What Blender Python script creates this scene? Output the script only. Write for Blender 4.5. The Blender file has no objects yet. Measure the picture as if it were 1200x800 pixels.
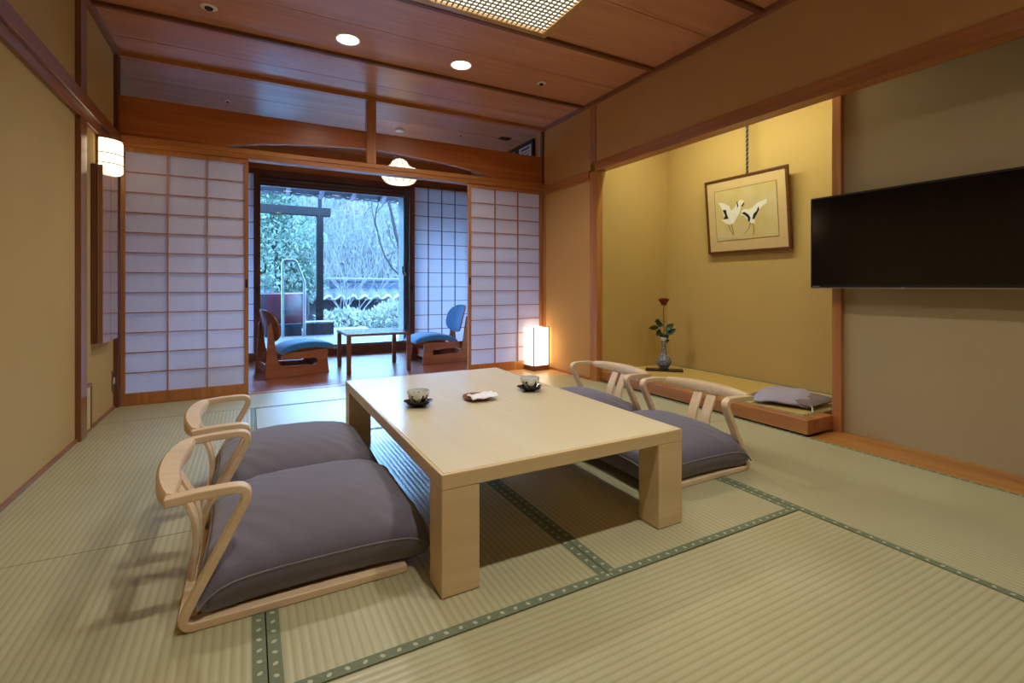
import bpy, bmesh, math, random
from math import pi, sin, cos, radians as R
from mathutils import Vector, Matrix
C = bpy.context.scene.collection
rnd = random.Random(7)

# ------------------------------------------------------------------ mesh builder
class MB:
    def __init__(s): s.v = []; s.f = []; s.mi = []
    def add(s, vs, fs, m=0):
        o = len(s.v); s.v += [tuple(p) for p in vs]
        for f in fs: s.f.append(tuple(i + o for i in f)); s.mi.append(m)
        return s
    def box(s, x0, x1, y0, y1, z0, z1, m=0):
        vs = [(x, y, z) for z in (z0, z1) for y in (y0, y1) for x in (x0, x1)]
        return s.add(vs, [(0,2,3,1),(4,5,7,6),(0,1,5,4),(2,6,7,3),(0,4,6,2),(1,3,7,5)], m)
    def quad(s, a, b, c, d, m=0): return s.add([a,b,c,d], [(0,1,2,3)], m)
    def prism(s, pts, fn, t0, t1, m=0):
        """extrude 2-D outline pts; fn(a,b,t) gives the 3-D point"""
        n = len(pts); vs = [fn(a,b,t0) for a,b in pts] + [fn(a,b,t1) for a,b in pts]
        fs = [tuple(range(n))[::-1], tuple(range(n, 2*n))] + [(i,(i+1)%n,n+(i+1)%n,n+i) for i in range(n)]
        return s.add(vs, fs, m)
    def lathe(s, prof, c=(0,0,0), n=32, m=0, a0=0, a1=2*pi):
        full = abs(a1-a0-2*pi) < 1e-6; k = n if full else n+1
        vs = []
        for r, z in prof:
            for i in range(k):
                a = a0 + (a1-a0)*i/n; vs.append((c[0]+r*cos(a), c[1]+r*sin(a), c[2]+z))
        fs = []
        for j in range(len(prof)-1):
            for i in range(n):
                i2 = (i+1) % k; fs.append((j*k+i, j*k+i2, (j+1)*k+i2, (j+1)*k+i))
        return s.add(vs, fs, m)
    def tube(s, pts, r, n=8, m=0, cap=True):
        pts = [Vector(p) for p in pts]; L = len(pts)
        rr = r if isinstance(r, (list, tuple)) else [r]*L
        vs = []; up = None
        for i, p in enumerate(pts):
            t = (pts[min(i+1, L-1)] - pts[max(i-1, 0)]).normalized()
            if up is None:
                a = Vector((0,0,1)) if abs(t.z) < .9 else Vector((1,0,0)); up = t.cross(a).normalized()
            up = (up - t*up.dot(t)).normalized(); w = t.cross(up)
            for k in range(n):
                a = 2*pi*k/n; vs.append(p + (up*cos(a) + w*sin(a))*rr[i])
        fs = [(i*n+k, i*n+(k+1)%n, (i+1)*n+(k+1)%n, (i+1)*n+k) for i in range(L-1) for k in range(n)]
        if cap: fs += [tuple(range(n))[::-1], tuple((L-1)*n+k for k in range(n))]
        return s.add(vs, fs, m)
    def ribbon(s, path, t, y0, y1, m=0):
        """rectangular band swept along an (x,z) path, thickness t, from y0 to y1"""
        P = [Vector((a, 0, b)) for a, b in path]; L = len(P); vs = []
        for i, p in enumerate(P):
            d = (P[min(i+1, L-1)] - P[max(i-1, 0)]).normalized(); nrm = Vector((-d.z, 0, d.x))*t/2
            for q, y in ((p+nrm, y0), (p+nrm, y1), (p-nrm, y1), (p-nrm, y0)): vs.append((q.x, y, q.z))
        fs = [(i*4+k, i*4+(k+1)%4, (i+1)*4+(k+1)%4, (i+1)*4+k) for i in range(L-1) for k in range(4)]
        fs += [(3,2,1,0), tuple((L-1)*4+k for k in range(4))]
        return s.add(vs, fs, m)
    def grid(s, fn, nu, nv, m=0, flip=False):
        vs = [fn(i/nu, j/nv) for j in range(nv+1) for i in range(nu+1)]
        fs = []
        for j in range(nv):
            for i in range(nu):
                a = j*(nu+1)+i; f = (a, a+1, a+nu+2, a+nu+1); fs.append(f[::-1] if flip else f)
        return s.add(vs, fs, m)
    def build(s, name, mats, parent=None, loc=None, bevel=0, smooth=None, seg=2, sub=0, fixn=True, weld=0):
        me = bpy.data.meshes.new(name); me.from_pydata(s.v, [], s.f)
        mats = mats if isinstance(mats, (list, tuple)) else [mats]
        for m in mats: me.materials.append(m)
        for p, k in zip(me.polygons, s.mi): p.material_index = k
        if fixn or weld:
            bm = bmesh.new(); bm.from_mesh(me)
            if weld: bmesh.ops.remove_doubles(bm, verts=bm.verts, dist=weld)
            if fixn: bmesh.ops.recalc_face_normals(bm, faces=bm.faces)
            bm.to_mesh(me); bm.free()
        if smooth is not None:
            for p in me.polygons: p.use_smooth = True
            me.set_sharp_from_angle(angle=R(smooth))
        o = bpy.data.objects.new(name, me); C.objects.link(o)
        if parent: o.parent = parent
        if loc: o.location = loc
        if bevel:
            b = o.modifiers.new('bevel', 'BEVEL'); b.width = bevel; b.segments = seg; b.limit_method = 'ANGLE'; b.angle_limit = R(40)
        if sub:
            b = o.modifiers.new('sub', 'SUBSURF'); b.levels = sub; b.render_levels = sub
        return o

def tag(o, label=None, cat=None, group=None, kind=None):
    if label: o['label'] = label
    if cat: o['category'] = cat
    if group: o['group'] = group
    if kind: o['kind'] = kind
    return o
def thing(name, label, cat, loc=(0,0,0), rz=0, group=None):
    o = bpy.data.objects.new(name, None); C.objects.link(o); o.location = loc; o.rotation_euler = (0,0,rz)
    o.empty_display_size = .05
    return tag(o, label, cat, group)
def struct(o): o['kind'] = 'structure'; return o
def dup(root, loc, rz, label, group=None):
    r = root.copy(); C.objects.link(r); r.location = loc; r.rotation_euler = (0,0,rz); r['label'] = label
    if group: r['group'] = group
    for ch in list(root.children):
        c = ch.copy(); C.objects.link(c); c.parent = r
        for g in list(ch.children):
            d = g.copy(); C.objects.link(d); d.parent = c
    return r
def bez(pts, n=6, r=.03):
    """round the inner corners of a 2-D polyline"""
    out = [pts[0]]
    for i in range(1, len(pts)-1):
        p, a, b = Vector(pts[i]), Vector(pts[i-1]), Vector(pts[i+1])
        k = min(r, (a-p).length*.48, (b-p).length*.48); p0 = p+(a-p).normalized()*k; p1 = p+(b-p).normalized()*k
        for j in range(n+1):
            t = j/n; q = p0*(1-t)**2 + p*2*t*(1-t) + p1*t*t; out.append(tuple(q))
    out.append(pts[-1]); return out

# ------------------------------------------------------------------ materials
def s2l(c):
    return tuple((x/12.92 if x <= .04045 else ((x+.055)/1.055)**2.4) for x in [v/255 for v in c])+(1,)
class NT:
    def __init__(s, name):
        s.m = bpy.data.materials.new(name); s.m.use_nodes = True; s.t = s.m.node_tree; s.n = s.t.nodes; s.n.clear()
        s.out = s.n.new('ShaderNodeOutputMaterial')
    def new(s, typ, ins={}, **kw):
        x = s.n.new(typ)
        for k, v in kw.items(): setattr(x, k, v)
        for k, v in ins.items():
            if isinstance(v, bpy.types.NodeSocket): s.t.links.new(v, x.inputs[k])
            else: x.inputs[k].default_value = v
        return x
    def math(s, op, a, b=0.0, c=None):
        ins = {0: a, 1: b}
        if c is not None: ins[2] = c
        return s.new('ShaderNodeMath', ins, operation=op).outputs[0]
    def mix(s, f, a, b): return s.new('ShaderNodeMix', {'Factor': f, 6: a, 7: b}, data_type='RGBA').outputs[2]
    def coord(s, scale=(1,1,1), kind='Object'):
        t = s.new('ShaderNodeTexCoord'); return s.new('ShaderNodeMapping', {'Vector': t.outputs[kind], 'Scale': scale}).outputs[0]
    def noise(s, vec, scale, detail=4, rough=.55, dist=0):
        return s.new('ShaderNodeTexNoise', {'Vector': vec, 'Scale': scale, 'Detail': detail, 'Roughness': rough, 'Distortion': dist}).outputs[0]
    def ramp(s, f, stops):
        x = s.new('ShaderNodeValToRGB', {0: f}); e = x.color_ramp.elements
        while len(e) < len(stops): e.new(.5)
        for el, (p, c) in zip(e, stops): el.position = p; el.color = c
        return x.outputs[0]
    def bump(s, h, strength=.2, dist=.01): return s.new('ShaderNodeBump', {'Height': h, 'Strength': strength, 'Distance': dist}).outputs[0]
    def bsdf(s, **ins):
        b = s.new('ShaderNodeBsdfPrincipled')
        for k, v in ins.items():
            k = k.replace('_', ' ')
            if isinstance(v, bpy.types.NodeSocket): s.t.links.new(v, b.inputs[k])
            else: b.inputs[k].default_value = v
        s.t.links.new(b.outputs[0], s.out.inputs[0]); return b
    def surf(s, sock): s.t.links.new(sock, s.out.inputs[0])

def plain(name, c, rough=.5, var=.06, scale=30, metallic=0, bump=.0, coat=0):
    t = NT(name); col = s2l(c); v = t.coord(); n = t.noise(v, scale)
    dark = tuple(x*(1-var*2) for x in col[:3])+(1,)
    cc = t.ramp(n, [(.3, dark), (.7, col)])
    kw = dict(Base_Color=cc, Roughness=rough, Metallic=metallic, Coat_Weight=coat)
    if bump: kw['Normal'] = t.bump(n, bump, .004)
    t.bsdf(**kw); return t.m
def wood(name, c1, c2, axis='x', rough=.35, scale=1., coat=0, bump=.04):
    t = NT(name); k = {'x': (.9,14,14), 'y': (14,.9,14), 'z': (14,14,.9)}[axis]
    v = t.coord(tuple(q*scale for q in k)); n = t.noise(v, 1.0, 5, .6, .8)
    k2 = {'x': (3,90,90), 'y': (90,3,90), 'z': (90,90,3)}[axis]
    n2 = t.noise(t.coord(k2), 1.0, 3)
    f = t.math('ADD', t.math('MULTIPLY', n, .75), t.math('MULTIPLY', n2, .25))
    cc = t.ramp(f, [(.34, s2l(c1)), (.52, s2l([(a+b)/2 for a, b in zip(c1, c2)])), (.66, s2l(c2))])
    t.bsdf(Base_Color=cc, Roughness=rough, Coat_Weight=coat, Coat_Roughness=.15, Normal=t.bump(f, bump, .003)); return t.m
def plaster(name, c):
    t = NT(name); v = t.coord(); n = t.noise(v, 260, 3); n2 = t.noise(v, 2.2, 3)
    col = s2l(c); d = tuple(x*.9 for x in col[:3])+(1,); d2 = tuple(x*.93 for x in col[:3])+(1,)
    cc = t.mix(.5, t.ramp(n, [(.3, d), (.7, col)]), t.ramp(n2, [(.3, d2), (.7, col)]))
    t.bsdf(Base_Color=cc, Roughness=.9, Normal=t.bump(n, .15, .002), Specular_IOR_Level=.2); return t.m
def emit(name, c, s):
    t = NT(name); e = t.new('ShaderNodeEmission', {'Color': s2l(c), 'Strength': s}); t.surf(e.outputs[0]); return t.m
def tatami(name, ax, A=(178,172,130), B=(194,190,150), D=(122,116,80)):
    t = NT(name); tc = t.new('ShaderNodeTexCoord').outputs['Object']; sp = t.new('ShaderNodeSeparateXYZ', {0: tc})
    a = sp.outputs[1 if ax == 'x' else 0]; b = sp.outputs[0 if ax == 'x' else 1]
    rib = t.math('SINE', t.math('MULTIPLY', a, 2*pi/.0215)); rib01 = t.math('MULTIPLY_ADD', rib, .5, .5)
    rib2 = t.math('SINE', t.math('MULTIPLY', a, 2*pi/.0109)); rib201 = t.math('MULTIPLY_ADD', rib2, .5, .5)
    rush = t.noise(t.coord((4,260,4) if ax == 'y' else (260,4,4)), 1.0, 2)
    n = t.noise(tc, 1.6, 3)
    base = t.ramp(n, [(.3, s2l(A)), (.7, s2l(B))])
    dk = t.mix(t.math('MULTIPLY', t.math('POWER', rib01, 3.0), .40), base, s2l(D))
    dk = t.mix(t.math('MULTIPLY', rib201, .12), dk, s2l([.9*q for q in A]))
    dk = t.mix(t.math('MULTIPLY', rush, .3), dk, s2l([.86*q for q in A]))
    h = t.math('ADD', t.math('MULTIPLY', rib01, -1), t.math('MULTIPLY', rush, .25))
    t.bsdf(Base_Color=dk, Roughness=.36, Normal=t.bump(h, .22, .003), Specular_IOR_Level=.6); return t.m
def heri_mat(name):
    t = NT(name); tc = t.new('ShaderNodeTexCoord').outputs['Object']; sp = t.new('ShaderNodeSeparateXYZ', {0: tc})
    x = t.math('SUBTRACT', t.math('PINGPONG', sp.outputs[0], .020), .010)
    y = t.math('ADD', sp.outputs[1], t.math('MULTIPLY', t.math('SINE', t.math('MULTIPLY', sp.outputs[0], 2*pi/.080)), .004))
    d = t.math('SQRT', t.math('ADD', t.math('POWER', t.math('SUBTRACT', t.math('PINGPONG', sp.outputs[0], .020), .0), 2), t.math('POWER', y, 2)))
    m = t.math('LESS_THAN', d, .0058)
    n = t.noise(tc, 300, 2)
    g = t.ramp(n, [(.3, s2l((98,108,80))), (.7, s2l((118,128,98)))])
    t.bsdf(Base_Color=t.mix(t.math('MULTIPLY', m, .65), g, s2l((204,206,176))), Roughness=.7); return t.m
def paper(name, c, tr=.5):
    t = NT(name); n = t.noise(t.coord(), 60, 4); col = s2l(c); d = tuple(x*.96 for x in col[:3])+(1,)
    cc = t.ramp(n, [(.3, d), (.7, col)])
    a = t.new('ShaderNodeBsdfDiffuse', {'Color': cc}); b = t.new('ShaderNodeBsdfTranslucent', {'Color': cc})
    t.surf(t.new('ShaderNodeMixShader', {0: tr, 1: a.outputs[0], 2: b.outputs[0]}).outputs[0]); return t.m
def glass(name):
    t = NT(name); a = t.new('ShaderNodeBsdfTransparent', {'Color': (.96,.985,.99,1)}); g = t.new('ShaderNodeBsdfGlossy', {'Roughness': .01})
    fr = t.new('ShaderNodeFresnel', {'IOR': 1.45})
    t.surf(t.new('ShaderNodeMixShader', {0: fr.outputs[0], 1: a.outputs[0], 2: g.outputs[0]}).outputs[0]); return t.m
def fabric(name, c, c2, scale=700):
    t = NT(name); v = t.coord(); n = t.noise(v, scale, 2); n2 = t.noise(v, 6, 4)
    cc = t.mix(t.math('MULTIPLY', n, .6), s2l(c), s2l(c2))
    h = t.math('ADD', t.math('MULTIPLY', n, .15), n2)
    t.bsdf(Base_Color=cc, Roughness=.85, Sheen_Weight=.25, Normal=t.bump(h, .25, .01), Specular_IOR_Level=.25); return t.m

M = {}
M['maple'] = wood('pale_maple', (220,190,148), (238,214,176), 'x', .38, 1.2, bump=.02)
M['table'] = wood('pale_table_wood', (212,184,134), (224,198,152), 'x', .33, 1., bump=.008)
M['tabletop'] = wood('pale_table_top', (228,216,178), (234,224,190), 'y', .20, .8, coat=.35, bump=.002)
M['amber_x'] = wood('amber_wood_x', (160,96,46), (196,130,70), 'x', .38)
M['amber_z'] = wood('amber_wood_z', (160,98,52), (196,134,80), 'z', .34, coat=.2)
M['amber_y'] = wood('amber_wood_y', (152,88,44), (186,118,64), 'y', .38)
M['lattice'] = wood('lattice_wood', (168,112,74), (196,140,98), 'z', .5)
M['beam'] = wood('red_brown_beam', (160,86,40), (192,118,62), 'x', .35, .7)
M['nageshi'] = wood('red_brown_rail', (128,78,50), (150,96,66), 'y', .36, coat=.25)
M['post'] = wood('brown_post', (122,76,46), (146,96,62), 'z', .3, coat=.4)
M['dark_post'] = wood('dark_post', (92,52,34), (122,72,46), 'z', .38)
M['ceil'] = wood('ceiling_board', (184,122,86), (210,148,108), 'x', .34, .8)
M['batten'] = wood('ceiling_batten', (104,60,32), (134,82,48), 'x', .5)
M['floorstrip'] = wood('floor_strip', (164,108,48), (190,132,66), 'y', .34, .8)
M['engawa'] = wood('veranda_boards', (140,78,52), (172,104,74), 'x', .30, .7, coat=1)
M['sill'] = wood('dark_sill', (84,44,32), (108,60,44), 'x', .4)
M['teak'] = wood('teak_plywood', (134,76,46), (166,100,64), 'x', .35, 1.3)
M['walnut'] = wood('table_walnut', (104,58,42), (134,80,58), 'x', .3, 1.2)
M['doorw'] = wood('glossy_door_wood', (140,98,72), (160,116,88), 'z', .16, .8, coat=.8)
M['darkw'] = plain('dark_lacquer', (62,38,28), .3)
M['kamachi'] = wood('kamachi_wood', (150,90,44), (186,118,62), 'y', .3, coat=.2)
M['plaster'] = plaster('khaki_plaster', (192,166,112))
M['plaster_r'] = plaster('ochre_plaster', (200,154,98))
M['plaster_g'] = plaster('gold_plaster', (194,166,104))
M['plaster_tv'] = plaster('taupe_plaster', (180,160,120))
M['tat_x'] = tatami('tatami_rush_x', 'x'); M['tat_y'] = tatami('tatami_rush_y', 'y'); M['heri'] = heri_mat('green_border')
M['tat_gold'] = tatami('tatami_rush_alcove', 'y', (206,174,96), (216,186,110), (170,140,70))  # alcove rush, with the lamp's gold light mixed into its straw colour
M['paper'] = paper('shoji_paper', (240,234,238), .58)
M['black'] = plain('black_plastic', (10,10,11), .35, .02)
M['screen'] = plain('tv_screen', (5,5,6), .14, .01)
M['silver'] = plain('brushed_metal', (170,172,176), .3, .03, metallic=1)
M['steel'] = plain('white_steel', (70,71,74), .35, .03, metallic=.6)
M['white'] = plain('white_plastic', (226,222,214), .45, .02)
M['porc'] = plain('celadon_porcelain', (196,204,190), .15, .04, 60)
M['ink'] = plain('dark_glaze', (36,36,38), .25)
M['lacq'] = plain('black_lacquer', (14,14,16), .22, .02)
M['cush'] = fabric('grey_cushion', (118,114,126), (94,91,102)); M['pipe'] = fabric('cushion_piping', (136,128,132), (110,104,108))
M['lilac'] = fabric('lilac_cloth', (166,156,170), (146,136,150)); M['zab'] = fabric('brown_zabuton', (126,108,106), (96,80,78))
M['blue'] = fabric('blue_upholstery', (44,118,170), (30,90,140)); M['tassel'] = plain('white_tassel', (214,208,200), .8)
M['alu'] = plain('aluminium_frame', (92,94,98), .35, .03); M['darkalu'] = plain('dark_frame', (46,40,42), .4)
M['glass'] = glass('window_glass')
M['lampglow'] = emit('lamp_paper_glow', (255,226,186), 3.2)
M['sconceglow'] = emit('sconce_glow', (255,226,184), 2.6)
M['pendglow'] = emit('pendant_glow', (255,240,210), 1.15)
M['panelglow'] = emit('panel_glow', (255,246,226), 2.4)
M['downglow'] = emit('downlight_glow', (255,246,232), 6)
M['gold'] = wood('gold_lattice_frame', (170,128,66), (196,152,86), 'x', .3, coat=.3)

# ------------------------------------------------------------------ room dimensions (metres)
XL, XR, XK, XW, XB = -.866, 2.812, 2.862, 3.155, 3.71
YS, YN, ZC = 4.498, -1.2, 2.592
YG = 6.56

# --- floors
struct(MB().box(XL-.1, XB+.1, YN-.1, YS+.0, -.12, -.031).build('floor', M['floorstrip']))
def tat(name, x0, x1, y0, y1, ax, label, heri=(), group=None):
    e = .0015
    o = MB().box(x0+e, x1-e, y0+e, y1-e, -.03, 0).build(name, M['tat_'+ax], bevel=.002)
    tag(o, label, 'tatami mat', group)
    w = .030
    for h in heri:
        if h in 'NS':
            L = x1-x0-2*e; y = (y1-e-w/2) if h == 'N' else (y0+e+w/2)
            b = MB().box(0, L, -w/2, w/2, -.0005, .0016).build('cloth_border', M['heri'], o); b.location = (x0+e, y, 0)
        else:
            ys_ = w if 'S' in heri else 0; L = y1-y0-2*e-ys_-(w if 'N' in heri else 0); x = (x1-e-w/2) if h == 'E' else (x0+e+w/2)
            b = MB().box(0, L, -w/2, w/2, -.0005, .0016).build('cloth_border', M['heri'], o); b.location = (x, y0+e+ys_, 0); b.rotation_euler = (0,0,pi/2)
    return o
X1, X2, X3 = .037, .967, 1.90
tat('tatami_mat', X1, X3, .215, 1.147, 'x', 'wide tatami mat in front of the low table, its weave running across the room', 'S')
tat('tatami_mat', XL, X1, .20, 2.09, 'y', 'tatami mat along the left wall, nearest, under the front left chair', 'E')
tat('tatami_mat', XL, X1, 2.09, 3.98, 'y', 'tatami mat along the left wall behind the left chairs, reaching the back strip', 'E')
tat('tatami_mat', X1, X2, 1.147, 3.03, 'y', 'tatami mat under the left half of the low table', 'WES')
tat('tatami_mat', X2, X3, 1.147, 3.03, 'y', 'tatami mat under the right half of the low table', 'WES')
tat('tatami_mat', X1, X3, 3.03, 3.98, 'x', 'tatami mat laid crosswise just beyond the far end of the low table', 'NS')
tat('tatami_mat', X3, XK, .26, 2.15, 'y', 'tatami mat along the wooden strip below the television', 'W')
tat('tatami_mat', X3, XK, 2.15, 3.98, 'y', 'tatami mat along the raised alcove, behind the right chairs', 'WE')
tat('tatami_mat', XL, 1.9, 3.98, YS-.015, 'x', 'narrow tatami strip at the foot of the left shoji screen', '')
struct(MB().box(1.9015, XK-.04, 3.9815, YS-.0165, -.03, 0).build('floor_corner_board', wood('pale_board', (200,158,104), (222,184,130), 'x', .3), bevel=.002))
struct(MB().box(XL+.0015, X1-.0015, YN, .20-.0015, -.03, 0).build('floor_rear_left', M['tat_y'], bevel=.002))
struct(MB().box(X1+.0015, X3-.0015, YN, .215-.0015, -.03, 0).build('floor_rear_middle', M['tat_x'], bevel=.002))
struct(MB().box(X3+.0015, XK-.0015, YN, .26-.0015, -.03, 0).build('floor_rear_right', M['tat_y'], bevel=.002))
o = MB().box(XK, XW+.02, YN, 1.67, -.03, .001).build('floor_strip', M['floorstrip'], bevel=.002); struct(o)
heb = MB()  # the mat border beside the strip
b = MB().box(0, 1.89, -.009, .009, -.0005, .0016).build('cloth_border', M['heri'], bpy.data.objects['tatami_mat.006']); b.location = (XK-.011, .262, 0); b.rotation_euler = (0,0,pi/2)

# --- veranda floor
m = MB()
yy = YS
while yy < YG-.02:
    m.box(XL-.6, 3.6, yy+.001, min(yy+.12, YG)-.001, -.06, -.002); yy += .12
struct(m.build('floor_veranda', M['engawa'], bevel=.0015))
struct(MB().box(XL-.02, XR+.02, YS-.016, YS+.055, -.03, .003).build('trim_threshold', M['amber_x']))

# --- left wall
struct(MB().box(XL-.1, XL, YN, YS+.08, -.03, ZC+.05).build('wall_left', M['plaster']))
struct(MB().box(XL-.001, XL+.040, YN, YS-.002, 1.905, 1.985).build('trim_left_nageshi', M['nageshi'], bevel=.003))
struct(MB().box(XL-.001, XL+.022, YN, YS-.002, 1.848, 1.905).build('trim_left_lintel', M['nageshi'], bevel=.002))
struct(MB().box(XL-.001, XL+.028, 3.575, 3.69, 0, 1.848).box(XL-.001, XL+.028, 3.575, 3.69, 1.985, ZC).build('trim_left_post', M['post'], bevel=.003))
struct(MB().box(XL-.001, XL+.03, YS-.05, YS+.03, 0, 1.848).box(XL-.001, XL+.025, YS-.04, YS+.03, 1.985, ZC).build('trim_left_corner_post', M['dark_post'], bevel=.003))
struct(MB().box(XL-.001, XL+.012, YN, YS-.05, 0, .018).build('baseboard_left', M['nageshi']))

# --- right wall: short bay beside the alcove, post, beam and the plaster above it
struct(MB().box(XR+.008, XR+.1, 3.675, YS+.08, -.03, ZC+.05).build('wall_right', M['plaster_r']))
struct(MB().box(XR+.008, XR+.1, YN, 3.675, 2.025, ZC+.05).build('wall_right_upper', M['plaster_r']))
struct(MB().box(XR-.004, XR+.105, YN, 3.60, 1.945, 2.030).build('trim_alcove_beam', M['amber_y'], bevel=.003))
struct(MB().box(XR, XR+.072, 3.571, 3.675, 0, 1.945).box(XR+.001, XR+.03, 3.585, 3.675, 2.03, ZC).build('trim_right_post', M['amber_z'], bevel=.004))
struct(MB().box(XR-.012, XR+.02, 3.675, YS-.002, 1.893, 1.965).build('trim_right_nageshi', M['amber_y'], bevel=.003))
struct(MB().box(XR-.004, XR+.02, 3.675, YS-.002, 1.872, 1.893).build('trim_right_lintel', M['amber_y'], bevel=.002))
struct(MB().box(XR-.008, XR+.02, YS-.045, YS+.03, 0, 1.872).build('trim_right_corner_post', M['amber_z'], bevel=.003))
struct(MB().box(XR-.004, XR+.02, 3.675, YS-.045, -.001, .02).build('baseboard_right', M['amber_y']))
# --- television wall and the alcove
struct(MB().box(XW, XW+.1, YN, 1.64, -.03, 2.5).build('wall_television', M['plaster_tv']))
struct(MB().box(XW, XB+.1, 1.64, 1.66, -.03, 2.5).build('wall_alcove_near', M['plaster_g']))
struct(MB().box(XW-.03, XW+.015, 1.63, 1.685, 0, 2.4).build('trim_alcove_post', M['amber_z'], bevel=.004))
struct(MB().box(XB, XB+.1, 1.6, 3.7, -.03, 2.5).build('wall_alcove_back', M['plaster_g']))
struct(MB().box(XR+.065, XB+.1, 3.572, 3.675, -.03, 2.5).build('wall_alcove_left', M['plaster_g']))
struct(MB().box(XR+.09, XB+.1, YN, 3.6, 2.42, 2.5).build('ceiling_alcove', M['plaster_r']))
fl = struct(MB().box(XK+.08, XB, 1.75, 3.571, 0, .0895).build('floor_alcove', M['kamachi']))
kam = MB().box(XK, XK+.076, 1.675, 3.571, .008, .096).box(XK+.0762, XW-.03, 1.675, 1.746, .008, .096)
struct(kam.build('trim_alcove_sill', M['kamachi'], bevel=.006))
struct(MB().box(XK+.012, XW-.02, 1.69, 3.571, .0, .02).build('trim_alcove_shadow_gap', M['darkw']))
o = MB().box(XK+.077, XB-.002, 1.747, 3.569, .09, .098).build('tatami_mat', M['tat_gold'], bevel=.002)
tag(o, 'tatami mat tinted gold as if lamplit on the raised floor of the picture alcove', 'tatami mat')
for x, w in ((XB-.02, .034), (XK+.085, .014)):
    b = MB().box(0, 1.82, -w/2, w/2, .098, .0996).build('cloth_border', M['heri'], o); b.location = (x, 1.748, 0); b.rotation_euler = (0,0,pi/2)
b = MB().box(0, .70, -.007, .007, .098, .0996).build('cloth_border', M['heri'], o); b.location = (XK+.09, 1.757, 0)

# --- wall behind the viewpoint
struct(MB().box(XL-.1, XB+.1, YN-.1, YN, -.03, ZC+.05).build('wall_near', M['plaster']))

# --- ceiling boards, battens, edge trim
m = MB(); g = .003
edges = [YN, -.83, -.37, .09, .55, 1.00, 1.46, 1.92, 2.30, 2.84, 3.29, 3.76, 4.20, YS+.05]
for a, b in zip(edges, edges[1:]): m.box(XL-.1, XR+.1, a+g, b-g, ZC, ZC+.02)
m.box(XL-.1, XR+.1, YN, YS+.05, ZC+.02, ZC+.06, 1)
ce = struct(m.build('ceiling', [M['ceil'], M['darkw']]))
for y in (.09, 1.0, 1.92, 2.84, 3.76):
    struct(MB().box(XL, XR+.01, y-.018, y+.018, ZC-.024, ZC+.001).build('trim_ceiling_batten', M['batten'], bevel=.003))
struct(MB().box(XL, XL+.035, YN, YS-.0, ZC-.035, ZC+.001).build('trim_ceiling_left', M['nageshi'], bevel=.003))
struct(MB().box(XR-.022, XR+.012, YN, YS-.0, ZC-.035, ZC+.001).build('trim_ceiling_right', M['nageshi'], bevel=.003))
struct(MB().box(XL, XR+.01, YS-.03, YS+.03, ZC-.035, ZC+.001).build('trim_ceiling_back', M['amber_x'], bevel=.003))

# --- back opening: lintel, bowed transom board, post
struct(MB().box(XL, XR+.01, YS-.036, YS+.075, 1.946, 1.984).box(XL, XR+.01, YS-.030, YS+.075, 1.907, 1.945).build('trim_back_lintel', M['amber_x'], bevel=.002))
arch = [(-.22,1.984),(-.05,2.022),(.12,2.053),(.35,2.080),(.6,2.102),(.9,2.120),(1.1,2.120),(1.25,2.110),(1.45,2.095),(1.67,2.078),(1.9,2.052),(2.1,2.020),(2.25,1.984)]
out = [(XL+.0,1.984)] + arch + [(XR+.008,1.984),(XR+.008,2.278),(XL+.0,2.278)]
# outline split into strips so the concave board stays clean
m = MB()
xs = [XL] + [a for a, _ in arch] + [XR+.008]; zs = [1.984] + [b for _, b in arch] + [1.984]
for i in range(len(xs)-1):
    m.prism([(xs[i], zs[i]), (xs[i+1], zs[i+1]), (xs[i+1], 2.278), (xs[i], 2.278)], lambda a, b, t: (a, t, b), YS-.005, YS+.03)
struct(m.build('trim_transom_board', M['beam'], weld=1e-5))
m = MB()
for i in range(1, len(arch)-1+0):
    (a0, b0), (a1, b1) = arch[i-1], arch[i]
    m.prism([(a0, b0-.002), (a1, b1-.002), (a1, b1+.006), (a0, b0+.006)], lambda a, b, t: (a, t, b), YS-.007, YS+.032)
(a0, b0), (a1, b1) = arch[-2], arch[-1]; m.prism([(a0, b0-.002), (a1, b1), (a1, b1+.006), (a0, b0+.006)], lambda a, b, t: (a, t, b), YS-.007, YS+.032)
struct(m.build('trim_transom_arch_lit_edge', M['lattice'], weld=1e-5))  # paler wood strip paints the light caught on the arch's lower edge
struct(MB().box(.926, 1.010, YS-.036, YS+.04, 1.984, ZC-.03).build('trim_transom_post', M['amber_z'], bevel=.003))
struct(MB().box(XL+.002, XL+.03, YS-.01, YS+.035, 2.278, ZC-.03).box(XR-.02, XR+.008, YS-.01, YS+.035, 1.984, ZC-.03).build('trim_transom_ends', M['dark_post'], bevel=.002))

# ------------------------------------------------------------------ veranda shell
struct(MB().box(XL-.1, XL-.02, YS+.08, YG+.1, -.06, ZC+.05).build('wall_veranda_left', M['plaster_tv']))
struct(MB().box(2.84, 2.94, YS+.08, YG+.1, -.06, ZC+.05).build('wall_veranda_right', M['plaster_r']))
struct(MB().box(XR+.1, 2.94, YS+.04, YS+.09, -.06, ZC+.05).build('wall_veranda_return', M['plaster_r']))
m = MB()
for a, b in ((YS+.05, 5.02), (5.02, 5.52), (5.52, 6.05), (6.05, YG+.1)): m.box(XL-.1, 2.94, a+g, b-g, ZC, ZC+.02)
m.box(XL-.1, 2.94, YS+.05, YG+.1, ZC+.02, ZC+.06, 1)
struct(m.build('ceiling_veranda', [M['ceil'], M['darkw']]))
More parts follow.
